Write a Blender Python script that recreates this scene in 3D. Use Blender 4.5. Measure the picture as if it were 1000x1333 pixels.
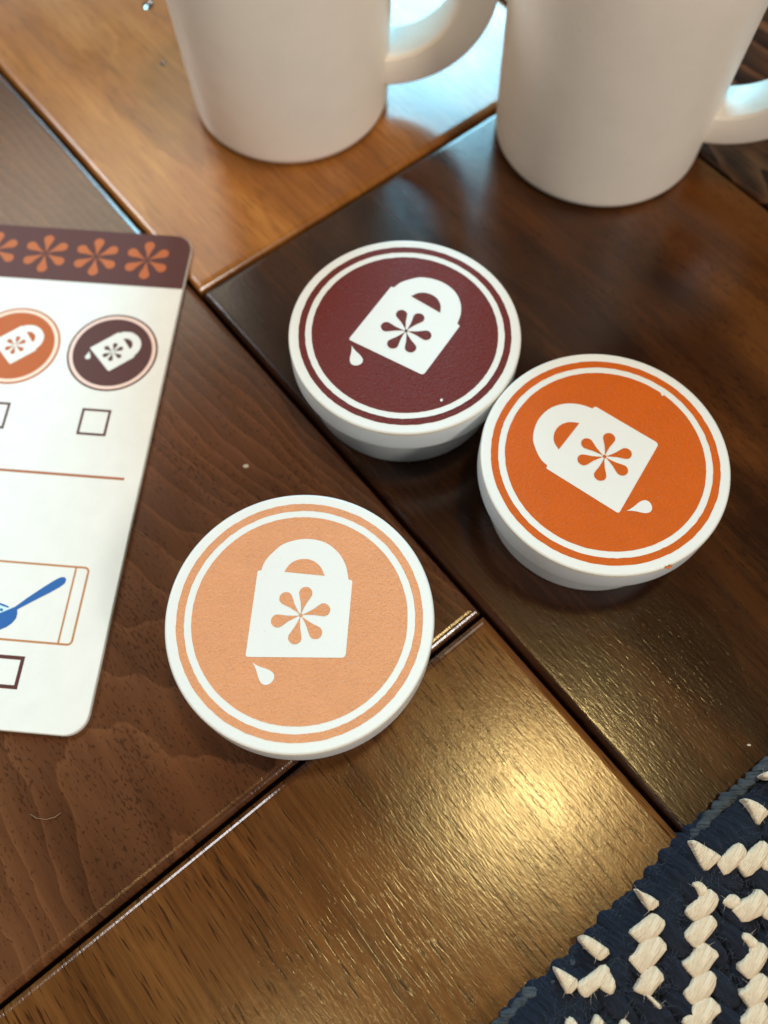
import bpy, bmesh, math, random
from mathutils import Vector, Matrix
random.seed(7)
S = bpy.context.scene
for o in list(bpy.data.objects): bpy.data.objects.remove(o, do_unlink=True)
COL = S.collection
K = 0.0233            # one working unit (radius of the printed ring on a lid) in metres
R = math.radians

# ------------------------------------------------------------------ camera
FPX, PITCH, ROLL, H = 1115.54, R(66.493), R(-0.3347), 7.5723
fwd = Vector((0, math.cos(PITCH), -math.sin(PITCH)))
rt0 = Vector((1, 0, 0)); up0 = rt0.cross(fwd)
rt = rt0*math.cos(ROLL) + up0*math.sin(ROLL)
up = -rt0*math.sin(ROLL) + up0*math.cos(ROLL)
cd = bpy.data.cameras.new('camera'); cam = bpy.data.objects.new('camera', cd); COL.objects.link(cam)
cam.matrix_world = Matrix(((rt.x, up.x, -fwd.x, 0), (rt.y, up.y, -fwd.y, 0), (rt.z, up.z, -fwd.z, H*K), (0, 0, 0, 1)))
cd.sensor_fit = 'VERTICAL'; cd.sensor_height = 36; cd.sensor_width = 27
cd.lens = FPX/1333*36
cd.clip_start = 0.005; cd.clip_end = 50
cd.dof.use_dof = True; cd.dof.focus_distance = 7.0*K; cd.dof.aperture_fstop = 11
S.camera = cam
S.render.resolution_x = 768; S.render.resolution_y = 1024

# ------------------------------------------------------------------ light
S.view_settings.view_transform = 'Standard'; S.view_settings.look = 'None'
S.view_settings.exposure = -0.36; S.view_settings.gamma = 1
S.render.engine = 'CYCLES'
W = bpy.data.worlds.new('World'); S.world = W; W.use_nodes = True
W.node_tree.nodes['Background'].inputs[0].default_value = (0.95, 0.97, 1.0, 1)
W.node_tree.nodes['Background'].inputs[1].default_value = 0.045

def area(name, target, az, el, dist, sx, sy, color, radiance, shape='RECTANGLE', spread=180):
    """area lamp seen from a floor point (units) at azimuth (from +y, clockwise) / elevation, at dist metres"""
    d = Vector((math.sin(R(az))*math.cos(R(el)), math.cos(R(az))*math.cos(R(el)), math.sin(R(el))))
    l = bpy.data.lights.new(name, 'AREA'); l.shape = shape; l.size = sx; l.size_y = sy
    a = sx*sy*(math.pi/4 if shape in ('DISK', 'ELLIPSE') else 1)
    l.energy = radiance*math.pi*a; l.color = color; l.spread = R(spread)
    o = bpy.data.objects.new(name, l); COL.objects.link(o)
    o.location = Vector((target[0]*K, target[1]*K, 0)) + d*dist
    o.rotation_euler = d.to_track_quat('Z', 'Y').to_euler()
    return o
# pale window behind the mugs, mirrored in the varnish between them
area('window_light', (0.9, 9.0), 4.0, 26, 1.6, 0.34, 0.90, (0.34, 0.77, 1.0), 44.0)
# second, curtained window further left
area('curtain_light', (-3.0, 9.5), -20, 25, 1.6, 0.62, 0.45, (0.80, 0.90, 1.0), 2.0)
# pale wall above it
area('wall_light', (-2.8, 7.0), -21, 46, 1.6, 0.55, 0.40, (1.0, 0.93, 0.74), 5.2)
# warm ceiling bulbs
area('ceiling_lamp', (1.21, 0.66), 61.6, 79.7, 1.5, 0.15, 0.15, (1.0, 0.73, 0.29), 150.0, 'DISK')
area('ceiling_lamp', (-0.75, -1.45), -152, 78.0, 1.5, 0.12, 0.12, (1.0, 0.72, 0.30), 46.0, 'DISK')
# the room's main light, behind the photographer's right shoulder: throws the mug's shadow up and to the left
area('room_light', (-1, 7), 131, 36, 1.7, 0.24, 0.24, (1.0, 0.94, 0.86), 85.0)
# lamp added beyond the card: pods and mugs throw shadows towards the camera
area('left_added_light', (0, 5), -52, 43, 1.6, 0.42, 0.42, (0.92, 0.97, 1.0), 30.0)
# fill lamp added behind the photographer to brighten mug fronts and handles
area('room_fill', (0, 5), -158, 28, 1.5, 0.6, 0.6, (1.0, 0.93, 0.84), 5.6)

# ------------------------------------------------------------------ pixel helpers (photograph 1000 x 1333)
def at(px, py, z=0.0):
    d = fwd + rt*((px-500)/FPX) + up*((666.5-py)/FPX)
    t = (z-H)/d.z
    v = Vector((0, 0, H)) + d*t
    return Vector((v.x, v.y, z))

# ------------------------------------------------------------------ object helpers (coordinates in units)
def empty(name, loc=(0, 0, 0), rz=0, label=None, cat=None, group=None, kind=None):
    o = bpy.data.objects.new(name, None); COL.objects.link(o); o.empty_display_size = .01
    o.location = Vector(loc)*K; o.rotation_euler = (0, 0, rz)
    return tag(o, label, cat, group, kind)
def tag(o, label=None, cat=None, group=None, kind=None):
    if label: o['label'] = label
    if cat: o['category'] = cat
    if group: o['group'] = group
    if kind: o['kind'] = kind
    return o
def mesh(verts, faces, smooth=False):
    m = bpy.data.meshes.new('m')
    m.from_pydata([Vector(v)*K for v in verts], [], faces); m.validate(); m.update()
    if smooth:
        for p in m.polygons: p.use_smooth = True
    return m
def obj(name, m, mat, parent=None, loc=None, rz=0):
    o = bpy.data.objects.new(name, m); COL.objects.link(o)
    if mat is not None and not m.materials: m.materials.append(mat)
    if parent: o.parent = parent
    if loc is not None: o.location = Vector(loc)*K
    if rz: o.rotation_euler = (0, 0, rz)
    return o
def autosmooth(m, deg=35):
    m.set_sharp_from_angle(angle=R(deg))
    return m
def lathe(prof, n=96):
    """prof: list of (r,z); r==0 ends are closed with a fan"""
    V = []; F = []; idx = []
    for r, z in prof:
        if r == 0: idx.append([len(V)]); V.append((0, 0, z))
        else:
            idx.append(list(range(len(V), len(V)+n)))
            V += [(r*math.cos(2*math.pi*i/n), r*math.sin(2*math.pi*i/n), z) for i in range(n)]
    for a, b in zip(idx, idx[1:]):
        for i in range(n):
            j = (i+1) % n
            if len(a) == 1: F.append((a[0], b[j], b[i]))
            elif len(b) == 1: F.append((a[i], a[j], b[0]))
            else: F.append((a[i], a[j], b[j], b[i]))
    return mesh(V, F, True)
def sheet(pts, z0, z1):
    """flat thin plate with outline pts"""
    n = len(pts)
    if sum(pts[i][0]*pts[(i+1) % n][1]-pts[(i+1) % n][0]*pts[i][1] for i in range(n)) < 0: pts = pts[::-1]
    V = [(x, y, z1) for x, y in pts] + [(x, y, z0) for x, y in pts]
    F = [tuple(range(n))] + [(i+n, (i+1) % n+n, (i+1) % n, i) for i in range(n)]
    return mesh(V, F)
def ring(r0, r1, z0, z1, n=128, jit=0.0):
    V = []; F = []
    for i in range(n):
        a = 2*math.pi*i/n; c, s = math.cos(a), math.sin(a)
        j0 = random.uniform(-jit, jit); j1 = random.uniform(-jit, jit)
        V += [((r0+j0)*c, (r0+j0)*s, z1), ((r1+j1)*c, (r1+j1)*s, z1), ((r1+j1)*c, (r1+j1)*s, z0), ((r0+j0)*c, (r0+j0)*s, z0)]
    for i in range(n):
        a, b = 4*i, 4*((i+1) % n)
        F += [(a, a+1, b+1, b), (a+1, a+2, b+2, b+1), (a+3, a, b, b+3)]
    return mesh(V, F)
def circle_pts(cx, cy, r, n=64, jit=0.0):
    return [(cx+(r+random.uniform(-jit, jit))*math.cos(2*math.pi*i/n), cy+(r+random.uniform(-jit, jit))*math.sin(2*math.pi*i/n)) for i in range(n)]
def rounded_rect(x0, y0, x1, y1, r, n=8):
    P = []
    for cx, cy, a0 in ((x1-r, y1-r, 0), (x0+r, y1-r, 90), (x0+r, y0+r, 180), (x1-r, y0+r, 270)):
        for i in range(n+1):
            a = R(a0+90*i/n); P.append((cx+r*math.cos(a), cy+r*math.sin(a)))
    return P
def frame(outer, inner, z0, z1):
    n = len(outer); V = []; F = []
    for p, q in zip(outer, inner): V += [(q[0], q[1], z1), (p[0], p[1], z1), (p[0], p[1], z0), (q[0], q[1], z0)]
    for i in range(n):
        a, b = 4*i, 4*((i+1) % n)
        F += [(a, a+1, b+1, b), (a+1, a+2, b+2, b+1), (a+3, a, b, b+3)]
    return mesh(V, F)
def chaikin(P, k=1):
    for _ in range(k):
        Q = []
        for i in range(len(P)):
            a = P[i]; b = P[(i+1) % len(P)]
            Q += [tuple(a[j]*.75+b[j]*.25 for j in range(len(a))), tuple(a[j]*.25+b[j]*.75 for j in range(len(a)))]
        P = Q
    return P

# ------------------------------------------------------------------ materials
class N:
    def __init__(s, name):
        s.m = bpy.data.materials.new(name); s.m.use_nodes = True; s.t = s.m.node_tree
        s.b = s.t.nodes['Principled BSDF']
        s.tc = s.t.nodes.new('ShaderNodeTexCoord').outputs['Object']
    def lk(s, a, b): s.t.links.new(a, b)
    def node(s, kind, ins=None, **kw):
        n = s.t.nodes.new(kind)
        for k, v in kw.items(): setattr(n, k, v)
        for k, v in (ins or {}).items():
            if hasattr(v, 'is_linked') or isinstance(v, bpy.types.NodeSocket): s.lk(v, n.inputs[k])
            else: n.inputs[k].default_value = v
        return n
    def math(s, op, a, b=0.0, c=0.0, clamp=False):
        return s.node('ShaderNodeMath', {0: a, 1: b, 2: c}, operation=op, use_clamp=clamp).outputs[0]
    def map(s, v, scale=(1, 1, 1), rot=(0, 0, 0), loc=(0, 0, 0)):
        return s.node('ShaderNodeMapping', {'Vector': v, 'Scale': scale, 'Rotation': rot, 'Location': loc}).outputs[0]
    def noise(s, v, scale=1, detail=2, rough=.5, dist=0):
        return s.node('ShaderNodeTexNoise', {'Vector': v, 'Scale': scale, 'Detail': detail, 'Roughness': rough, 'Distortion': dist}).outputs[0]
    def ramp(s, f, stops, interp='LINEAR'):
        n = s.node('ShaderNodeValToRGB', {'Fac': f}); cr = n.color_ramp; cr.interpolation = interp
        while len(cr.elements) < len(stops): cr.elements.new(1)
        for e, (p, c) in zip(cr.elements, stops):
            e.position = p; e.color = (c[0], c[1], c[2], 1) if hasattr(c, '__len__') else (c, c, c, 1)
        return n.outputs[0]
    def mix(s, f, a, b, mode='MIX'):
        n = s.node('ShaderNodeMix', data_type='RGBA', blend_type=mode)
        for i, v in ((0, f), (6, a), (7, b)):
            if isinstance(v, bpy.types.NodeSocket): s.lk(v, n.inputs[i])
            else: n.inputs[i].default_value = v if i == 0 else (v[0], v[1], v[2], 1)
        return n.outputs[2]
    def bump(s, h, strength=.3, dist=.001, prev=None):
        n = s.node('ShaderNodeBump', {'Height': h, 'Strength': strength, 'Distance': dist})
        if prev is not None: s.lk(prev, n.inputs['Normal'])
        return n.outputs[0]
    def out(s, col, rough=.5, normal=None, spec=.5, **kw):
        for k, v in (('Base Color', col), ('Roughness', rough), ('Specular IOR Level', spec)):
            if isinstance(v, bpy.types.NodeSocket): s.lk(v, s.b.inputs[k])
            elif k == 'Base Color': s.b.inputs[k].default_value = (v[0], v[1], v[2], 1)
            else: s.b.inputs[k].default_value = v
        if normal is not None: s.lk(normal, s.b.inputs['Normal'])
        for k, v in kw.items(): s.b.inputs[k].default_value = v
        return s.m

def wood(name, dark, mid, light, seed, yc=0., c1=.5, c2=.4, k=7., pore_x=5., pore_amt=.55, knot=None, ringamt=.6, rough=.195, streak=.5, bmp=1.0, pb=.12, wv=2.4, sap_shade=None):
    w = N(name)
    v = w.map(w.tc, (1/K, 1/K, 1/K), loc=(seed*7.3, seed*3.1, 0))       # units, x along the grain
    raw = w.node('ShaderNodeSeparateXYZ', {0: w.map(w.tc, (1/K, 1/K, 1/K))})
    X, Y = raw.outputs[0], raw.outputs[1]
    warp = w.noise(w.map(v, (.35, .8, 1)), 1, 3, .5)
    warp2 = w.noise(w.map(v, (.9, 3.5, 1)), 1, 2, .5)
    # cathedral growth rings: level sets of parabolas, bent by the warp
    yy = w.math('SUBTRACT', Y, yc)
    t = w.math('MULTIPLY', w.math('MULTIPLY', yy, yy), c1)
    t = w.math('ADD', t, w.math('MULTIPLY', X, c2))
    t = w.math('ADD', t, w.math('MULTIPLY', warp, wv))
    t = w.math('ADD', t, w.math('MULTIPLY', warp2, wv*.06))
    fr = w.math('FRACT', w.math('MULTIPLY', t, k*.35))
    rings = w.ramp(fr, [(0, .0), (.62, .35), (.90, .75), (.955, 1), (1, .0)])
    low = w.noise(w.map(v, (.25, 1.1, 1)), 1, 4, .55, .6)
    st = w.noise(w.map(v, (.8, 22, 1)), 1, 4, .6)
    fine = w.noise(w.map(v, (2.5, 75, 1)), 1, 3, .6)
    f = w.math('ADD', w.math('MULTIPLY', w.math('SUBTRACT', low, .5), 1.5), .5)
    f = w.math('ADD', f, w.math('MULTIPLY', w.math('SUBTRACT', st, .5), streak*1.5))
    f = w.math('ADD', f, w.math('MULTIPLY', w.math('SUBTRACT', fine, .5), .35))
    f = w.math('ADD', f, w.math('MULTIPLY', w.math('SUBTRACT', rings, .4), ringamt), clamp=True)
    col = w.ramp(f, [(0, dark), (.5, mid), (1, light)])
    if sap_shade:                                                             # paler, redder sapwood towards one long edge; contrast also paints shade near pods
        y0_, y1_, sc = sap_shade
        g = w.math('ADD', w.math('DIVIDE', w.math('SUBTRACT', Y, y0_), y1_-y0_), w.math('MULTIPLY', w.math('SUBTRACT', low, .5), 1.4), clamp=True)
        col = w.mix(w.math('MULTIPLY', g, w.math('ADD', w.math('MULTIPLY', st, .6), .6)), col, sc)
    # open pores: short dark dashes along the grain, thicker in some bands
    pv = w.map(v, (pore_x, 44, 1))
    pn = w.noise(pv, 1, 1.5, .55, .15)
    dens = w.noise(w.map(v, (.7, 2.2, 1)), 1, 2)
    th = w.math('ADD', pn, w.math('MULTIPLY', w.math('SUBTRACT', dens, .5), .30))
    pores = w.ramp(th, [(0, 0), (.585, 0), (.66, 1), (1, 1)])
    col = w.mix(w.math('MULTIPLY', pores, pore_amt), col, [c*.28 for c in dark])
    if knot:
        kx, ky, kr = knot
        dx = w.math('MULTIPLY', w.math('SUBTRACT', X, kx), .55); dy = w.math('SUBTRACT', Y, ky)
        dd = w.math('SQRT', w.math('ADD', w.math('MULTIPLY', dx, dx), w.math('MULTIPLY', dy, dy)))
        dd = w.math('ADD', dd, w.math('MULTIPLY', w.math('SUBTRACT', w.noise(v, 9, 3), .5), kr*.9))
        kk = w.ramp(w.math('DIVIDE', dd, kr*3), [(0, .9), (.25, .55), (1, 0)])
        col = w.mix(kk, col, [c*.4 for c in dark])
    # satin varnish over brushed grain: ripples along the grain
    rip = w.noise(w.map(v, (7.5, 40, 1)), 1, 2.5, .55, .5)
    rip2 = w.noise(w.map(v, (26, 60, 1)), 1, 2, .5, .4)
    hgt = w.math('ADD', w.math('MULTIPLY', rip, .7), w.math('MULTIPLY', rip2, .3))
    nb = w.bump(hgt, .36*bmp, .000115)
    nb = w.bump(w.math('SUBTRACT', 1.0, pores), pb, .00010, nb)
    rr = w.math('ADD', w.math('MULTIPLY', w.noise(w.map(v, (1, 2.5, 1)), 1.3, 3), .10), rough-.05)
    return w.out(col, rr, nb, .5)

def paint(name, col, rough=.42, grain=.25, var=.06, dirt=None, scale=60):
    w = N(name); v = w.map(w.tc, (1/K, 1/K, 1/K))
    n1 = w.noise(v, 3.0, 4, .6); n2 = w.noise(v, scale, 2, .6); n3 = w.noise(v, scale*.3, 2, .5)
    c = w.mix(n1, [x*(1-var) for x in col], [min(1, x*(1+var)) for x in col])
    if dirt:
        sp = w.ramp(w.noise(v, 26, 2, .5), [(0, 0), (.735, 0), (.76, 1), (1, 1)])
        c = w.mix(w.math('MULTIPLY', sp, dirt), c, (.45, .40, .33))
    h = w.math('ADD', w.math('MULTIPLY', n2, .6), w.math('MULTIPLY', n3, .4))
    return w.out(c, w.math('ADD', w.math('MULTIPLY', n3, .16), rough-.08), w.bump(h, grain, .00016))

def ink(name, col, rough=.36, speck=.5):
    """screen-printed ink with tiny raised grains and pale flecks"""
    w = N(name); v = w.map(w.tc, (1/K, 1/K, 1/K))
    n1 = w.noise(v, 4, 4, .6); n2 = w.noise(v, 42, 3, .65)
    c = w.mix(n1, [x*.90 for x in col], [min(1, x*1.10) for x in col])
    glint = w.ramp(w.noise(v, 70, 1.5, .5), [(0, 0), (.66, 0), (.70, 1), (1, 1)])
    c = w.mix(w.math('MULTIPLY', glint, speck), c, [min(1, x*.5+.42) for x in col])  # pale flecks paint the ink's sparkle into its colour
    h = w.math('ADD', n2, w.math('MULTIPLY', glint, .8))
    return w.out(c, rough, w.bump(h, .7, .00040), .20)
def printed(name, col):
    w = N(name); v = w.map(w.tc, (1/K, 1/K, 1/K))
    n = w.noise(v, 5, 4, .6)
    c = w.mix(n, [x*.93 for x in col], [min(1, x*1.06) for x in col])
    return w.out(c, .45, w.bump(w.noise(v, 35, 2), .05, .0001), .25)

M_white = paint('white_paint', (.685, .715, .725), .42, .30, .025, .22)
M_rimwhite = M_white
M_body = paint('white_paint_body_shaded', (.56, .575, .575), .46, .35, .03, .30)  # the lid's white, darkened to paint in shade below the seam
M_edgewear = paint('worn_upper_edge', (.60, .53, .43), .55, .3, .12)
M_seamshade = paint('seam_shade_line', (.42, .37, .30), .6, .3, .10)  # tint of the shade line painted at the lid seam
M_maroon = ink('maroon_ink', (.118, .0105, .0070), .42, .16)
M_orange = ink('orange_ink', (.53, .098, .004), .46, .25)
M_caramel = ink('caramel_ink', (.64, .290, .142), .40, .45)
M_mug = paint('mug_paint', (.88, .79, .69), .42, .60, .05, None, 14)
M_card = printed('card_white', (.72, .735, .725))
M_band = printed('card_maroon', (.072, .0135, .0105))
M_cmar = printed('card_dark_maroon', (.070, .014, .011))
M_cor = printed('card_orange', (.43, .085, .004))
M_ccar = printed('card_caramel', (.74, .335, .150))
M_flow = printed('card_flower_orange', (.43, .105, .022))
M_pink = printed('card_pink', (.78, .58, .52))
M_pnkc = printed('card_peach', (.80, .62, .50))
M_line = printed('card_line_brown', (.36, .115, .045))
M_tanline = printed('card_line_tan', (.44, .200, .080))
M_box = printed('card_box_maroon', (.085, .022, .018))
M_blue = printed('card_blue', (.010, .105, .36))
M_lblue = printed('card_light_blue', (.55, .78, .92))

# ------------------------------------------------------------------ floor of wide walnut planks
GD = R(128.756)                                   # grain direction
O = at(630, 797)                                  # T-joint
floor = empty('floor', (O.x, O.y, 0), GD, kind='structure')
def plank_mesh(x0, x1, y0, y1, z=0.0, b=.080, gap=.020, th=.50):
    """box with a rounded bevel along the top edges; local x runs along the grain"""
    x0 += gap; x1 -= gap; y0 += gap; y1 -= gap
    lv = [(0.0, -th), (0.0, -b*.80)] + [(b*(1-math.cos(R(90*i/6))), -b*.80*(1-math.sin(R(90*i/6)))) for i in range(1, 7)]
    V = []; F = []
    for ins, dz in lv: V += [(x0+ins, y0+ins, z+dz), (x1-ins, y0+ins, z+dz), (x1-ins, y1-ins, z+dz), (x0+ins, y1-ins, z+dz)]
    for l in range(len(lv)-1):
        for i in range(4):
            j = (i+1) % 4; a = 4*l
            F.append((a+i, a+j, a+4+j, a+4+i))
    a = 4*(len(lv)-1); F.append((a, a+1, a+2, a+3)); F.append((3, 2, 1, 0))
    return mesh(V, F)
PW = 5.71
CY = 4.64
W_L = wood('walnut_brown', (.043, .0158, .0062), (.098, .0370, .0150), (.155, .062, .026), 1, yc=3.1, c1=.55, c2=.34, k=8.5, pore_x=16, pore_amt=.5, ringamt=.42, streak=.25, bmp=.8, pb=.08, wv=1.7)
W_R = wood('walnut_dark', (.009, .0030, .0012), (.028, .0090, .0030), (.075, .0250, .0072), 2, yc=-9, c1=.06, c2=.03, k=3, pore_x=9, pore_amt=.45, ringamt=.15, streak=.55, pb=.06, bmp=.75, sap_shade=(-2.5, -6.8, (.150, .049, .0095)))
W_F = wood('walnut_golden', (.042, .0140, .0034), (.108, .040, .0100), (.180, .074, .019), 3.7, yc=12, c1=.04, c2=.03, k=3, pore_x=3.2, pore_amt=.75, knot=(-2.35, 2.92, .10), ringamt=.12, streak=.85)
W_T = wood('walnut_honey', (.125, .040, .0065), (.265, .095, .017), (.42, .180, .042), 5.2, yc=8, c1=.05, c2=.05, k=3, pore_x=3.5, pore_amt=.35, ringamt=.20, streak=.55, bmp=.5, pb=.05)
W_D = wood('walnut_striped', (.012, .005, .003), (.050, .020, .009), (.13, .052, .020), 9.4, yc=-6, c1=.22, c2=.15, k=7, pore_x=4, pore_amt=.4, ringamt=.85, streak=.5)
W_D2 = wood('walnut_tan', (.05, .02, .008), (.12, .05, .018), (.2, .09, .03), 12.4)
obj('plank', plank_mesh(0, 22, 0, PW, .0), W_L, floor)                      # brown, under the card
obj('plank', plank_mesh(-18, 0, 0, PW, .004), W_F, floor)                   # golden, in front
obj('plank', plank_mesh(-16, CY, -PW, 0, -.003), W_R, floor)                # dark, under the pods
obj('plank', plank_mesh(CY, 24, -PW, 0, .003), W_T, floor)                  # honey, under the first mug
obj('plank', plank_mesh(-10, 17, -2*PW, -PW, .002), W_D, floor)             # striped, behind the second mug
obj('plank', plank_mesh(-12, 3, -3*PW, -2*PW, .0), W_D2, floor)
obj('plank', plank_mesh(3, 20, -3*PW, -2*PW, .0), W_L, floor)
obj('plank', plank_mesh(-16, -3, PW, 2*PW, .0), W_R, floor)
obj('plank', plank_mesh(-3, 18, PW, 2*PW, .0), W_D2, floor)
sub = N('subfloor_dark'); sub.out((.006, .003, .002), .8)
obj('subfloor', mesh([(-18, -18, -.51), (24, -18, -.51), (24, 12, -.51), (-18, 12, -.51)], [(0, 1, 2, 3)]), sub.m, floor)

# ------------------------------------------------------------------ emblem shapes (one unit = ring radius)
def arc_through(pts, sub_=6):
    """Catmull-Rom through pts"""
    out = []
    P = [pts[0]] + list(pts) + [pts[-1]]
    for i in range(1, len(P)-2):
        p0, p1, p2, p3 = P[i-1], P[i], P[i+1], P[i+2]
        for j in range(sub_):
            t = j/sub_
            out.append(tuple(.5*((2*p1[a]) + (-p0[a]+p2[a])*t + (2*p0[a]-5*p1[a]+4*p2[a]-p3[a])*t*t + (-p0[a]+3*p1[a]-3*p2[a]+p3[a])*t**3) for a in (0, 1)))
    out.append(tuple(pts[-1])); return out
def corner(p, a, b, r, n=4):
    """rounded corner at p coming from a going to b"""
    p, a, b = Vector(p), Vector(a), Vector(b)
    s = p+(a-p).normalized()*r; e = p+(b-p).normalized()*r
    return [tuple(s*(1-t)**2+p*2*t*(1-t)+e*t*t) for t in [i/n for i in range(n+1)]]
BL, BR, SR, SL = (-.415, -.337), (.381, -.337), (.421, .314), (-.366, .392)
ARCH = arc_through([(-.336, .393), (-.312, .470), (-.247, .556), (-.150, .636), (.018, .676), (.180, .645), (.295, .556), (.362, .440), (.388, .318)])
BAG = corner(BL, SL, BR, .025) + corner(BR, BL, SR, .035) + corner(SR, BR, SL, .02) + ARCH[::-1] + corner(SL, SR, BL, .015)
MOON = arc_through([(-.143, .383), (-.105, .445), (-.050, .482), (.018, .495), (.088, .480), (.150, .430), (.190, .351)])
def petal(ang, L=.245, w=.056, cx=.008, cy=.010):
    a = R(ang); P = []
    prof = [(0.015, 0.0), (.06, .010), (.11, .024), (.15, .041), (.185, .054), (.212, .050), (.232, .034), (.243, .012)]
    L_ = [(x, y) for x, y in prof] + [(x, -y) for x, y in prof[::-1][:-1]]
    for x, y in L_: P.append((cx+x*math.cos(a)-y*math.sin(a), cy+x*math.sin(a)+y*math.cos(a)))
    return P
PET = [petal(a) for a in (80, 14.5, -48.5, -101.5, -165, 132)]
def drop_shape():
    t = Vector((-.357, -.380)); c = Vector((-.238, -.497)); d = (c-t).normalized(); n = Vector((-d.y, d.x)); L = (c-t).length
    r = .060
    prof = [(0, 0), (.035, .007), (.075, .022), (.115, .043), (.150, .057), (.175, .060), (.200, .054), (.218, .036), (.226, .012)]
    q = [(x, y) for x, y in prof] + [(x, -y) for x, y in prof[::-1][:-1]]
    return [tuple(t+d*x+n*y) for x, y in q]
DROP = drop_shape()
def scl(P, s): return [(x*s, y*s) for x, y in P]
def emblem(parent, z, s, white, color, rz, loc=(0, 0, 0), dz=.0030):
    """white bag with flower, half moon and drop; flower and moon are sub-parts of the bag"""
    e = obj('emblem', sheet(scl(BAG, s), z-.002, z+dz), white, parent, loc, rz)
    f = bmesh.new()
    V = []; F = []
    for P in PET:
        b0 = len(V); q = scl(P, s)
        V += [(x, y, z+2*dz) for x, y in q]; F.append(tuple(range(b0, b0+len(q))))
    b0 = len(V); q = scl(circle_pts(.008, .010, .017, 12), s)
    V += [(x, y, z+2*dz+.0004) for x, y in q]; F.append(tuple(range(b0, b0+len(q))))
    f.free()
    m = mesh(V, F)
    # make all petals face up
    for p in m.polygons:
        if p.normal.z < 0: p.flip()
    obj('flower', m, color, e)
    obj('half_moon', sheet(scl(MOON, s), z+dz-.001, z+2*dz), color, e)
    obj('drop', sheet(scl(DROP, s), z-.002, z+dz), white, parent, loc, rz)
    return e

# ------------------------------------------------------------------ three wooden pods
ZT = .865; RL = 1.0935; RB = .945
LID_T = .285
def fillet_disc(r, z0, z1, b=.024):
    P = [(0, z0), (r-b*.5, z0), (r-b*.15, z0+b*.15), (r, z0+b*.6)]
    for i in range(7):
        a = R(90*i/6); P.append((r-b+b*math.cos(a), z1-b+b*math.sin(a)))
    return P + [(r-b-.004, z1), (0, z1)]
def pod(px, py, ang, colour, label):
    e = empty('coffee_pod', (px, py, 0), 0, label, 'toy pod', 'wooden toy coffee pods')
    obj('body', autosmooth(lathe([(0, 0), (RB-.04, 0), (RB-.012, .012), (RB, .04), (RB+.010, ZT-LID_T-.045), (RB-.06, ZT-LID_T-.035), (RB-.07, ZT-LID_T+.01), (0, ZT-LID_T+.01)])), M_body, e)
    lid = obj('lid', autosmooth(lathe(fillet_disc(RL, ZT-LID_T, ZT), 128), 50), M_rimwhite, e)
    V = []; F = []; n = 160                                             # line painting the seam's shade along the lid's lower edge
    for i in range(n):
        a = 2*math.pi*i/n; hw = .010*max(.15, .5+.5*math.sin(i*.37+px*9)*math.sin(i*.113+py*5)+random.uniform(-.2, .2))
        for z_, r_ in ((ZT-LID_T+.010, RL-.0035), (ZT-LID_T+.020+hw, RL+.0012)): V.append((r_*math.cos(a), r_*math.sin(a), z_))
    for i in range(n): F.append((2*i, 2*((i+1) % n), 2*((i+1) % n)+1, 2*i+1))
    obj('edge_wear_seam_shade', mesh(V, F), M_seamshade, lid)
    V = []; F = []                                                      # paint worn off here and there along its upper edge
    for i in range(n):
        a = 2*math.pi*i/n; hw = .007*max(.0, math.sin(i*.29+px*7)*math.sin(i*.083+py*3)+.25+random.uniform(-.25, .25))
        for z_, r_ in ((ZT-.026-hw, RL+.0010), (ZT-.0235, RL+.0010), (ZT-.0115+hw*.3, RL-.0030)): V.append((r_*math.cos(a), r_*math.sin(a), z_))
    for i in range(n):
        j = (i+1) % n; F += [(3*i, 3*j, 3*j+1, 3*i+1), (3*i+1, 3*j+1, 3*j+2, 3*i+2)]
    obj('edge_wear_seam_shade', mesh(V, F), M_edgewear, lid)
    obj('printed_ring', ring(.936, 1.0, ZT-.002, ZT+.0025, 160, .0022), colour, lid)
    obj('printed_disc', sheet(circle_pts(0, 0, .876, 160, .0016), ZT-.002, ZT+.0025), colour, lid)
    emblem(lid, ZT+.0025, 1.0, M_white, colour, R(ang))
    return e
p0 = pod(.2053, 4.7625, -29.9, M_maroon, 'white wooden toy pod with maroon printed lid')
p1 = pod(1.9408, 3.4197, 57.25, M_orange, 'white wooden toy pod with bright orange printed lid')
p2 = pod(-.6887, 1.9970, -.86, M_caramel, 'white wooden toy pod with pale caramel printed lid')
# small chips in the prints
def chip(par, centre, px, py, r, mat, name='paint_chip'):
    q = at(px, py, ZT); c = (q.x-centre[0], q.y-centre[1])
    obj(name, sheet(circle_pts(c[0], c[1], r, 9, r*.3), ZT+.002, ZT+.0062), mat, [x for x in par.children if x.name.startswith('lid')][0])
chip(p0, (.2053, 4.7625), 575.0, 521, .014, M_white)
chip(p1, (1.9408, 3.4197), 862.5, 513.5, .014, M_white)
chip(p1, (1.9408, 3.4197), 869, 739, .016, M_orange, 'ink_smudge')
chip(p1, (1.9408, 3.4197), 873, 737, .011, M_orange, 'ink_smudge')

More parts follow.
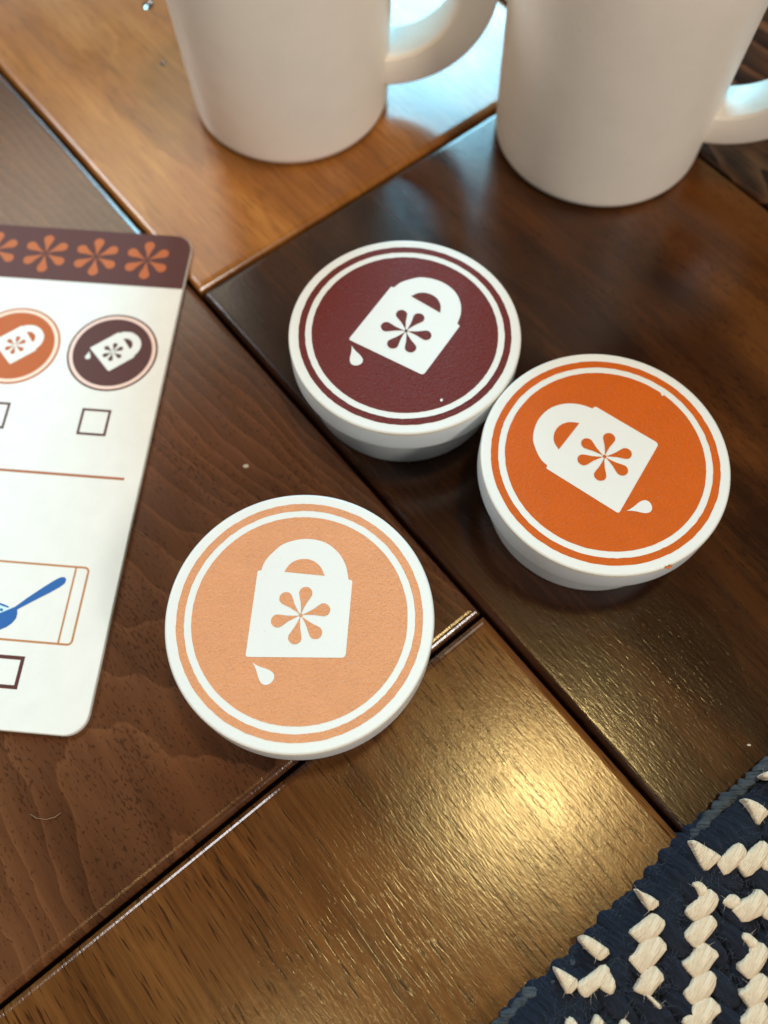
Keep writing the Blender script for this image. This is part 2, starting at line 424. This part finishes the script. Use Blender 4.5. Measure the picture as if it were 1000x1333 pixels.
# ------------------------------------------------------------------ two toy mugs
def handle_mesh(d=.27, n=40):
    """C-shaped handle, rectangular section with rounded edges, in the local xz plane"""
    V = []; F = []
    b = .04
    for i in range(n+1):
        a = R(-100+200*i/n)
        c, s = math.cos(a), math.sin(a)
        o = Vector((1.08+1.26*c, 0, 1.64+1.22*s)); q = Vector((1.08+.86*c, 0, 1.64+.86*s))
        dirn = (o-q).normalized()
        sec = [(q+dirn*b, -d), (o-dirn*b, -d), (o-dirn*b*.3, -d+b*.3), (o, -d+b), (o, d-b), (o-dirn*b*.3, d-b*.3), (o-dirn*b, d), (q+dirn*b, d), (q+dirn*b*.3, d-b*.3), (q, d-b), (q, -d+b), (q+dirn*b*.3, -d+b*.3)]
        V += [(v.x, y, v.z) for v, y in sec]
    k = 12
    for i in range(n):
        for j in range(k):
            a0, a1 = i*k+j, i*k+(j+1) % k
            F.append((a0, a0+k, a1+k, a1))
    F.append(tuple(range(k))); F.append(tuple(range(n*k, n*k+k))[::-1])
    m = mesh(V, F, True); bm = bmesh.new(); bm.from_mesh(m); bmesh.ops.recalc_face_normals(bm, faces=bm.faces); bm.to_mesh(m); bm.free()
    return autosmooth(m, 50)
def mug(x, y, r0, r1, hang, label):
    e = empty('toy_mug', (x, y, 0), R(hang), label, 'mug', 'white toy mugs')
    P = [(0, 0.03), (r0-.20, .03), (r0-.17, 0)]
    for i in range(9):
        a = R(-90+90*i/8); P.append((r0-.13+.13*math.cos(a), .13+.13*math.sin(a)))
    P += [(r0+(r1-r0)*t, .13+2.87*t) for t in (.25, .5, .75, .97)]
    P += [(r1-.03, 3.03), (r1-.10, 3.05), (r1-.17, 3.03), (r1-.20, 2.95), (r0-.22, .5), (r0-.3, .36), (0, .33)]
    obj('cup', autosmooth(lathe(P, 128), 60), M_mug, e)
    obj('handle', handle_mesh(), M_mug, e)
    return e
mug(-1.0914, 8.845, 1.165, 1.262, -4, 'cream white toy mug on honey coloured plank, handle towards the other mug')
mug(2.5395, 8.19, 1.195, 1.30, -18, 'cream white toy mug on the dark plank behind the orange lidded pod')

# ------------------------------------------------------------------ order card
ZC = .052
c_or = at(207, 501, ZC); c_e = (at(239, 372, ZC)-at(114, 939, ZC)).normalized()
ca = math.atan2(c_e.y, c_e.x) - math.pi/2
ex = Vector((math.cos(ca), math.sin(ca), 0)); ey = Vector((-math.sin(ca), math.cos(ca), 0))
BRc = at(114, 939, ZC); BRc = BRc + ey*((at(91, 958.5, ZC)-BRc).dot(ey))
CHt = (at(232, 307, ZC)-BRc).dot(ey)
CW = 4.30
card = empty('order_card', (BRc.x, BRc.y, 0), ca, 'white order card with maroon flower border lying on the brown plank', 'card')
def cc(px, py):
    v = at(px, py, ZC)-BRc; return (v.dot(ex), v.dot(ey))
cardout = rounded_rect(-CW, 0, 0, CHt, .20, 8)
M_edge = printed('card_edge_grey', (.42, .37, .32))
def card_mesh():
    n = len(cardout); V = []; F = []
    lv = [(0, .004), (0, ZC-.008), (.007, ZC)]
    cx, cy = -CW/2, CHt/2
    for ins, z in lv:
        for x, y in cardout: V.append((cx+(x-cx)*(1-ins/(CW/2)), cy+(y-cy)*(1-ins/(CHt/2)), z))
    for l in range(2):
        for i in range(n):
            j = (i+1) % n; F.append((l*n+i, l*n+j, (l+1)*n+j, (l+1)*n+i))
    F.append(tuple(range(2*n, 3*n))); F.append(tuple(range(n))[::-1])
    return mesh(V, F)
obj('card_board', card_mesh(), M_card, card)
z0, z1 = ZC-.001, ZC+.0012
yb = (cc(0, 363)[1]+cc(239, 374)[1])/2
band_pts = [(x*.998-.004 if x > -.5 else x, y-.006) for x, y in cardout if y > CHt-.21]
band_pts = [(-.006, yb)] + band_pts + [(-CW+.006, yb)]
band = obj('printed_band', sheet(band_pts, z0, z1), M_band, card)
fx0, fy0 = cc(192, 337); fx1, fy1 = cc(59, 332)
stp = (fx0-fx1)/2
fyc = (fy0+fy1)/2
def flower_mesh(s, z):
    V = []; F = []
    for k in range(6):
        q = [((x-.008)*s, (y-.010)*s) for x, y in petal(92+60*k)]
        b0 = len(V); V += [(x, y, z) for x, y in q]; F.append(tuple(range(b0, b0+len(q))))
    m = mesh(V, F)
    for p in m.polygons:
        if p.normal.z < 0: p.flip()
    return m
fm = flower_mesh(1.04, z1+.0012)
k = 0
while fx0-k*stp > -CW+.2:
    obj('printed_flower', fm, M_flow, band, (fx0-k*stp, fyc, 0)); k += 1
cx0, cy0 = cc(146.5, 458.5); cx1, cy1 = cc(18.5, 453)
cstep = cx0-cx1
a_e = Vector(cc(.22*635, 390+.22*440))-Vector(cc(.22*520, 390+.22*295)); aem = math.atan2(a_e.y, a_e.x)
rc = .472
for i, (dm, lm) in enumerate(((M_cmar, M_pink), (M_cor, M_pnkc), (M_ccar, M_pnkc))):
    x = cx0-i*cstep
    b = obj('printed_badge', sheet(circle_pts(x, cy0, rc, 72), z0, z1), dm, card)
    obj('badge_ring', ring(rc*.875, rc*.955, z1-.0005, z1+.0012, 72), lm, b, (x, cy0, 0))
    em = obj('badge_emblem', sheet(scl(BAG, rc*.98), z1-.0005, z1+.0014), M_card, b, (x, cy0, 0), aem)
    V = []; F = []
    for P in PET:
        q = scl(P, rc*.98); b0 = len(V); V += [(u, v, z1+.0026) for u, v in q]; F.append(tuple(range(b0, b0+len(q))))
    q = scl(MOON, rc*.98); b0 = len(V); V += [(u, v, z1+.0026) for u, v in q]; F.append(tuple(range(b0, b0+len(q))))
    q = None
    m = mesh(V, F)
    for p in m.polygons:
        if p.normal.z < 0: p.flip()
    o_ = obj('badge_flower', m, dm, b, (x, cy0, 0), aem)
    obj('badge_drop', sheet(scl(DROP, rc*.98), z1-.0005, z1+.0014), M_card, b, (x, cy0, 0), aem)
def box_frame(x0, y0, x1, y1, w, mat, name, r=.0):
    if r: o_ = rounded_rect(x0, y0, x1, y1, r, 6); i_ = rounded_rect(x0+w, y0+w, x1-w, y1-w, max(.004, r-w), 6)
    else:
        o_ = [(x0, y0), (x1, y0), (x1, y1), (x0, y1)]; i_ = [(x0+w, y0+w), (x1-w, y0+w), (x1-w, y1-w), (x0+w, y1-w)]
    return obj(name, frame(o_, i_, z0, z1), mat, card)
bx = [cc(.22*485, 390+.22*640), cc(.22*660, 390+.22*655), cc(.22*625, 390+.22*810), cc(.22*455, 390+.22*797)]
bx0 = (bx[0][0]+bx[3][0])/2; bx1 = (bx[1][0]+bx[2][0])/2; by0 = (bx[2][1]+bx[3][1])/2; by1 = (bx[0][1]+bx[1][1])/2
for i in range(3):
    box_frame(bx0-i*cstep, by0, bx1-i*cstep, by1, .027, M_box, 'printed_tick_box')
lx, ly = cc(162, 623); ly2 = cc(0, 612)[1]; ly = (ly+ly2)/2
obj('printed_rule', sheet([(lx, ly-.014), (lx, ly+.014), (-CW+.35, ly+.014), (-CW+.35, ly-.014)], z0, z1), M_line, card)
# picture panel with a blue scoop
s8 = 140/982
def z8(x, y): return cc(x*s8, 720+y*s8)
px1, py1 = z8(822, 125); px1b, py0 = z8(665, 850)
px1 = (px1+px1b)/2; pyt = z8(0, 65)[1]; py1 = (py1+pyt)/2; pyb = z8(0, 795)[1]; py0 = (py0+pyb)/2
px0 = px1-1.95
panel = box_frame(px0, py0, px1, py1, .020, M_tanline, 'printed_panel', .05)
pi = (z8(690, 130)[0]+z8(537, 835)[0])/2
obj('panel_line', sheet([(pi-.009, py0+.015), (pi+.009, py0+.015), (pi+.009, py1-.015), (pi-.009, py1-.015)], z0, z1-.0002), M_tanline, panel)
hand = [z8(*q) for q in [(-30, 560), (80, 515), (140, 490), (250, 410), (400, 310), (500, 248), (560, 220), (592, 220), (606, 240), (595, 275), (540, 315), (440, 370), (300, 440), (190, 498), (158, 515), (160, 550), (148, 595), (110, 640), (60, 675), (0, 700), (-90, 715), (-160, 700), (-200, 660)]]
pale = [z8(*q) for q in [(-200, 640), (-120, 560), (-60, 500), (0, 455), (70, 478), (88, 495), (60, 540), (0, 580), (-90, 640)]]
obj('scoop_contents', sheet(pale, z0, z1), M_lblue, panel)
obj('printed_scoop', sheet(hand, z0+.0005, z1+.0012), M_blue, panel)
obj('scoop_stroke', sheet([z8(*q) for q in [(-60, 440), (5, 455), (78, 484), (84, 496), (70, 498), (0, 474), (-60, 458)]], z0+.0005, z1+.0012), M_blue, panel)
obj('scoop_dot', sheet([z8(14+16*math.cos(a*.7), 518+14*math.sin(a*.7)) for a in range(9)], z0+.0005, z1+.0012), M_blue, panel)
q1 = z8(232, 942); q0 = z8(155, 1252); qt = z8(0, 928); qb = z8(0, 1225)
bX = (q1[0]+q0[0])/2; bT = (q1[1]+qt[1])/2; bB = (q0[1]+qb[1])/2
box_frame(bX-.5, bB, bX, bT, .034, M_box, 'printed_tick_box')

# ------------------------------------------------------------------ woven rug corner
ZM = .20
edge_px = [(600, 1372), (640, 1333), (672, 1300), (705, 1268), (738, 1238), (768, 1212), (795, 1182), (818, 1158), (846, 1132), (872, 1104), (893, 1080), (922, 1058), (952, 1034), (978, 1012), (1003, 988), (1040, 955), (1090, 912)]
E = [at(x, y, .10) for x, y in edge_px]
eu = (E[-1]-E[0]).normalized(); eu.z = 0; eu.normalize(); en = Vector((eu.y, -eu.x, 0))       # en points into the rug
rug = empty('woven_rug', (E[4].x, E[4].y, 0), 0, 'thick navy and cream woven rug corner on the wooden planks', 'rug')
RO = Vector((E[4].x, E[4].y, 0))
def yarn(name, col, col2, ang, freq, fuzz=.5):
    w = N(name); v = w.map(w.map(w.tc, (1/K, 1/K, 1/K)), rot=(0, 0, ang))
    ws = w.noise(w.map(v, (3.0, freq, 3)), 1, 3, .6, .3)
    wf = w.noise(w.map(v, (10, freq*3.2, 8)), 1, 2, .6)
    c = w.mix(w.ramp(ws, [(.25, 0), (.7, 1)]), col2, col)
    c = w.mix(w.math('MULTIPLY', w.ramp(wf, [(.45, 0), (.75, 1)]), .35), c, [min(1, x*1.5+.004) for x in col])
    h = w.math('ADD', ws, w.math('MULTIPLY', wf, .4))
    m = w.out(c, .85, w.bump(h, .9, .0011), .2)
    w.b.inputs['Sheen Weight'].default_value = .04; w.b.inputs['Sheen Roughness'].default_value = .5
    w.b.inputs['Sheen Tint'].default_value = (.5, .6, .8, 1)
    return m
nd = (at(930, 1230, ZM)-at(895, 1195, ZM)); nav_ang = math.atan2(nd.y, nd.x)
cdn = (at(912, 1195, ZM)-at(895, 1225, ZM)); cre_ang = math.atan2(cdn.y, cdn.x)
Y_navy = yarn('navy_yarn', (.010, .0135, .026), (.0014, .002, .0045), 0, 15)
Y_bind = yarn('navy_binding_yarn', (.009, .015, .030), (.0016, .003, .0065), 0, 13)
Y_cream = yarn('cream_yarn', (.70, .59, .45), (.52, .41, .29), -cre_ang, 24)
Y_grey = yarn('blue_grey_yarn', (.075, .088, .10), (.014, .018, .025), 0, 34)
# slab under the stitches
ins = [p-RO+en*.10 for p in E]
n_ = len(ins); far = [p+en*4.0 for p in (ins[-1], ins[0])]
outl = [(p.x, p.y) for p in ins]+[(p.x, p.y) for p in far]
obj('backing', sheet(outl, .004, ZM-.045), Y_navy, rug)
# selvage cord along the edge
def tube(pts, r, n=8):
    V = []; F = []
    for i, p in enumerate(pts):
        d = (pts[min(i+1, len(pts)-1)]-pts[max(i-1, 0)]).normalized(); s = Vector((-d.y, d.x, 0)).normalized(); u = d.cross(s)
        rr = r*random.uniform(.8, 1.2)
        V += [tuple(p+s*rr*math.cos(2*math.pi*j/n)+u*rr*math.sin(2*math.pi*j/n)) for j in range(n)]
    for i in range(len(pts)-1):
        for j in range(n): F.append((i*n+j, i*n+(j+1) % n, (i+1)*n+(j+1) % n, (i+1)*n+j))
    F.append(tuple(range(n))[::-1]); F.append(tuple(range((len(pts)-1)*n, len(pts)*n)))
    return mesh(V, F, True)
def lerp_edge(s):
    """s in [0,1] along the edge polyline, in rug coordinates"""
    t = s*(len(E)-1); i = min(int(t), len(E)-2); return (E[i].lerp(E[i+1], t-i))-RO
cord = []
for i in range(130):
    s = i/129; p = lerp_edge(s); wob = .012*math.sin(i*1.9)+random.uniform(-.008, .008)
    out_ = .075 if s < .58 else .075-.11*min(1, (s-.58)*7)
    if s < .16: out_ = .0
    q = p+en*(.055+out_+wob); q.z = .075+random.uniform(-.01, .01); cord.append(q)
obj('selvage', tube(cord, .052, 8), Y_grey, rug)
# navy stitches: plump strands of yarn lying side by side
def strand(L, wd, ht, sag=0.0, nx=9, na=8, drop_end=0.0):
    V = []; F = []
    for i in range(nx):
        t = -1+2*i/(nx-1); k_ = math.sqrt(max(0, 1-abs(t)**3.2))
        zc = -sag*t*t - (drop_end*max(0, -t-.05)**1.6)
        for j in range(na):
            a = 2*math.pi*j/na; V.append((t*L/2, wd/2*max(.12, k_)*math.cos(a), zc+ht/2*max(.12, k_)*math.sin(a)))
    for i in range(nx-1):
        for j in range(na): F.append((i*na+j, i*na+(j+1) % na, (i+1)*na+(j+1) % na, (i+1)*na+j))
    F.append(tuple(range(na))[::-1]); F.append(tuple(range((nx-1)*na, nx*na)))
    m = mesh(V, F, True); return m
navy_meshes = [strand(.62, .215, .22, .055), strand(.54, .205, .21, .045), strand(.68, .200, .21, .06)]
bind_meshes = [strand(.50, .20, .17, .02, drop_end=.17), strand(.56, .185, .17, .025, drop_end=.19), strand(.46, .21, .17, .02, drop_end=.16)]
for m in navy_meshes: m.materials.append(Y_navy)
for m in bind_meshes: m.materials.append(Y_bind)
def inside_depth(p):
    """distance inside the rug edge (rug coordinates)"""
    best = None
    for i in range(len(E)-1):
        a = E[i]-RO; b = E[i+1]-RO; d = b-a; t = ((p-a).dot(d))/d.dot(d)
        if i == 0: t = min(t, 1)
        elif i == len(E)-2: t = max(t, 0)
        else: t = max(0, min(1, t))
        q = a+d*t; v = p-q; v.z = 0
        dist = v.length*(1 if v.dot(en) > 0 else -1)
        if best is None or abs(dist) < abs(best): best = dist
    return best
da = Vector((math.cos(nav_ang), math.sin(nav_ang), 0)); dbv = Vector((-da.y, da.x, 0))
def in_view(p, mar=90):
    q = Vector((p.x+RO.x, p.y+RO.y, ZM))-Vector((0, 0, H)); zz = q.dot(fwd); x = 500+FPX*q.dot(rt)/zz; y = 666.5-FPX*q.dot(up)/zz
    return x < 1000+mar and y < 1333+mar
for i in range(-14, 15):
    for j in range(-26, 27):
        p = da*(i*.46+(j % 2)*.23)+dbv*(j*.165)+Vector((random.uniform(-.025, .025), random.uniform(-.015, .015), 0))
        d = inside_depth(p)
        if d < .36 or not in_view(p): continue
        p.z = ZM-.055+random.uniform(-.010, .010)
        obj('navy_stitch', random.choice(navy_meshes), None, rug, p, nav_ang+random.uniform(-.12, .12))
# binding stitches wrapped over the edge
nb_ = 46
for i in range(nb_):
    s = (i+.5)/nb_; p = lerp_edge(s)+en*(.245+random.uniform(-.02, .02)); p.z = ZM-.06+random.uniform(-.008, .008)
    if not in_view(p, 140): continue
    obj('binding_stitch', random.choice(bind_meshes), None, rug, p, math.atan2(en.y, en.x)+R(8)+random.uniform(-.10, .10))
# cream stitches where the photograph shows them
def zz(off, s, pts): return [(off[0]+x*s, off[1]+y*s) for x, y in pts]
o1, o2, o3, o4, o5, o6 = (880, 980), (880, 1090), (880, 1213), (770, 1133), (770, 1213), (650, 1213)
CR = [zz(o1, .12, [(770, 510), (830, 520), (920, 560), (1000, 630), (985, 670), (950, 700), (905, 765), (850, 660), (800, 560)]),
 [(993, 1010), (1003, 1003), (1010, 1007), (1008, 1014)],
 zz(o2, .12, [(200, 55), (240, 55), (330, 110), (420, 160), (490, 215), (420, 270), (335, 345), (280, 270), (230, 160)]),
 zz(o2, .12, [(475, 270), (560, 180), (620, 115), (700, 75), (765, 175), (700, 270), (555, 395), (510, 330)]),
 zz(o2, .12, [(705, 280), (760, 220), (860, 120), (940, 55), (1010, 120), (1000, 230), (940, 290), (805, 410), (750, 350)]),
 zz(o2, .12, [(950, 290), (1040, 190), (1130, 130), (1190, 230), (1100, 330), (1000, 350)]),
 zz(o2, .12, [(195, 510), (275, 485), (350, 565), (330, 620), (265, 640), (235, 560)]),
 zz(o2, .12, [(140, 790), (200, 720), (270, 650), (350, 575), (455, 660), (420, 770), (330, 850), (235, 895), (165, 840)]),
 [(895, 1218), (901, 1209), (910, 1198), (924, 1193), (933, 1204), (927, 1213), (916, 1226), (909, 1232), (902, 1226)],
 zz(o3, .12, [(105, 340), (170, 290), (230, 220), (240, 150), (300, 130), (460, 255), (400, 320), (330, 430), (235, 485), (170, 420)]),
 zz(o3, .12, [(125, 650), (180, 580), (240, 480), (330, 450), (390, 460), (435, 530), (400, 630), (350, 700), (215, 780), (150, 710)]),
 zz(o3, .12, [(105, 955), (180, 880), (230, 770), (350, 720), (490, 860), (400, 930), (350, 1010), (240, 1070), (160, 1040)]),
 zz(o2, .12, [(515, 695), (630, 615), (715, 690), (650, 760), (600, 770)]),
 zz(o2, .12, [(630, 770), (730, 700), (830, 650), (900, 575), (1000, 680), (960, 810), (760, 910), (690, 830)]),
 zz(o2, .12, [(960, 830), (1030, 740), (1110, 690), (1190, 790), (1100, 900), (1000, 880)]),
 zz(o3, .12, [(735, 70), (780, 15), (870, 80), (900, 130), (880, 180), (810, 170), (780, 120)]),
 zz(o3, .12, [(705, 385), (800, 260), (820, 180), (930, 140), (1005, 230), (960, 340), (890, 440), (820, 495), (760, 440)]),
 zz(o3, .12, [(720, 665), (810, 600), (840, 510), (920, 470), (1010, 540), (1000, 680), (930, 760), (830, 815), (780, 730)]),
 zz(o3, .12, [(720, 980), (800, 890), (850, 790), (940, 770), (1000, 850), (1010, 980), (930, 1060), (820, 1090)]),
 zz(o4, .12, [(510, 210), (560, 245), (630, 270), (745, 350), (640, 430), (590, 360), (560, 290)]),
 zz(o4, .12, [(445, 660), (540, 590), (620, 520), (680, 485), (800, 580), (750, 660), (680, 730), (560, 775), (500, 720)]),
 zz(o5, .12, [(435, 280), (520, 210), (570, 110), (640, 70), (720, 70), (810, 180), (740, 270), (660, 360), (570, 435), (500, 360)]),
 zz(o5, .12, [(485, 625), (550, 540), (570, 440), (660, 370), (790, 510), (700, 600), (640, 690), (560, 660)]),
 zz(o5, .12, [(590, 680), (655, 700), (765, 815), (735, 835), (675, 775)]),
 [(757, 1224), (765, 1220), (770, 1222), (777, 1226), (794, 1238), (783, 1248), (778, 1247), (769, 1238)],
 zz(o6, .12, [(615, 405), (690, 430), (875, 545), (750, 680), (690, 560)]),
 [(755, 1281), (770, 1271), (785, 1258), (793, 1266), (788, 1279), (773, 1290), (766, 1297), (759, 1292)],
 [(787, 1279), (793, 1265), (802, 1282), (797, 1295), (788, 1290), (782, 1285)],
 [(738, 1331), (745, 1325), (753, 1336), (746, 1348), (738, 1342)],
 [(773, 1333), (778, 1322), (787, 1333), (782, 1350), (772, 1344)],
 [(809, 1332), (814, 1328), (822, 1336), (816, 1350), (808, 1344)]]
CENT = []
def roundpoly(P, f=.24):
    Q = []
    for i in range(len(P)):
        a = P[i]; b = P[(i+1) % len(P)]
        Q += [tuple(a[j]*(1-f)+b[j]*f for j in (0, 1)), tuple(a[j]*f+b[j]*(1-f) for j in (0, 1))]
    return Q
for P in CR:
    Q = roundpoly([tuple(at(x, y, ZM+.06)-RO)[:2] for x, y in P])
    cx = sum(q[0] for q in Q)/len(Q); cy = sum(q[1] for q in Q)/len(Q); n = len(Q)
    if sum(Q[i][0]*Q[(i+1) % n][1]-Q[(i+1) % n][0]*Q[i][1] for i in range(n)) < 0: Q = Q[::-1]
    V = []; F = []
    for s_, z_ in ((1.20, -.11), (1.22, -.012), (1.19, .006), (1.08, .017), (.75, .026), (.36, .029)):
        V += [((x-cx)*s_, (y-cy)*s_, z_) for x, y in Q]
    for l in range(5):
        for i in range(n): F.append((l*n+i, l*n+(i+1) % n, (l+1)*n+(i+1) % n, (l+1)*n+i))
    V.append((0, 0, .029)); c_ = len(V)-1
    for i in range(n): F.append((5*n+i, 5*n+(i+1) % n, c_))
    obj('cream_stitch', mesh(V, F, True), Y_cream, rug, (cx, cy, ZM+.036)); CENT.append((cx, cy, Q))
# loose fibres standing off the yarn
M_fz = N('navy_fuzz').out((.030, .038, .055), .8, None, .2)
V = []; F = []
def fibre(p, L, wd):
    a = random.uniform(0, 6.283); d = Vector((math.cos(a), math.sin(a), random.uniform(-.05, .55))).normalized()
    bend = Vector((random.uniform(-1, 1), random.uniform(-1, 1), random.uniform(-.7, .2)))*.5
    sd = d.cross(Vector((0, 0, 1))).normalized()*wd/2; b0 = len(V)
    for i in range(4):
        t = i/3; q = p+d*L*t+bend*L*t*t; k_ = 1-.8*t
        V.append(tuple(q-sd*k_)); V.append(tuple(q+sd*k_))
    for i in range(3): F.append((b0+2*i, b0+2*i+1, b0+2*i+3, b0+2*i+2))
for i in range(5200):
    s = random.random(); dp = random.random()**1.3*2.2
    p = lerp_edge(s)+en*(dp+.02)
    if not in_view(p, 30): continue
    p.z = ZM+.02 if dp > .2 else .10+.4*dp
    fibre(p, random.uniform(.04, .12), .0035)
fz = obj('fuzz', mesh(V, F), M_fz, rug); fz['kind'] = 'stuff'

V = []; F = []
for cx, cy, Q in CENT:
    for k_ in range(10):
        q = random.choice(Q); t = random.uniform(.3, 1.1)
        fibre(Vector((cx+(q[0]-cx)*t, cy+(q[1]-cy)*t, ZM+.05)), random.uniform(.03, .07), .0026)
fz = obj('cream_fuzz', mesh(V, F), N('cream_fuzz').out((.62, .53, .42), .8, None, .2), rug); fz['kind'] = 'stuff'

# ------------------------------------------------------------------ crumbs of reality: water drops, a hair
wd = N('water'); wd.b.inputs['Transmission Weight'].default_value = 1.0; wd.b.inputs['IOR'].default_value = 1.33; wd.out((1, 1, 1), .02)
for px, py, r, lab in ((250, 107, .040, 'water drop touching the base of the mug on the honey plank'), (212, 83, .034, 'round water drop a little way from the mug on honey plank'), (193, 7, .07, 'largest water drop, furthest behind the mug on honey plank')):
    p = at(px, py)
    prof = [(0, .002), (r, .002), (r*.97, r*.14), (r*.80, r*.32), (r*.5, r*.44), (r*.2, r*.49), (0, r*.50)]
    o_ = obj('water_drop', lathe(prof, 20), wd.m, None, (p.x, p.y, .003)); tag(o_, lab, 'water drop', 'water drops beside the mug')
M_hair = N('hair_tan').out((.20, .12, .06), .5)
hp = [at(40, 1060), at(48, 1065), at(60, 1067), at(72, 1064), at(80, 1058)]
hp = [Vector((v.x, v.y, .012)) for v in hp]; c0 = hp[0].copy()
o_ = obj('loose_fibre', tube([v-Vector((c0.x, c0.y, 0)) for v in hp], .0032, 5), M_hair, None, (c0.x, c0.y, 0))
tag(o_, 'thin curled pale fibre lying on the brown plank', 'fibre')

M_dust = N('dust').out((.45, .38, .30), .7)
for px, py, r, lab in ((321, 607, .022, 'tiny pale crumb on the brown plank between card and pods'), (975, 970, .013, 'tiny pale speck on the dark plank near the rug')):
    p = at(px, py); bm = bmesh.new(); bmesh.ops.create_icosphere(bm, subdivisions=1, radius=r*K)
    for v in bm.verts: v.co *= random.uniform(.7, 1.2); v.co.z *= .35; v.co.x *= 1.5
    m = bpy.data.meshes.new('m'); bm.to_mesh(m); bm.free()
    tag(obj('crumb', m, M_dust, None, (p.x, p.y, .006)), lab, 'crumb')
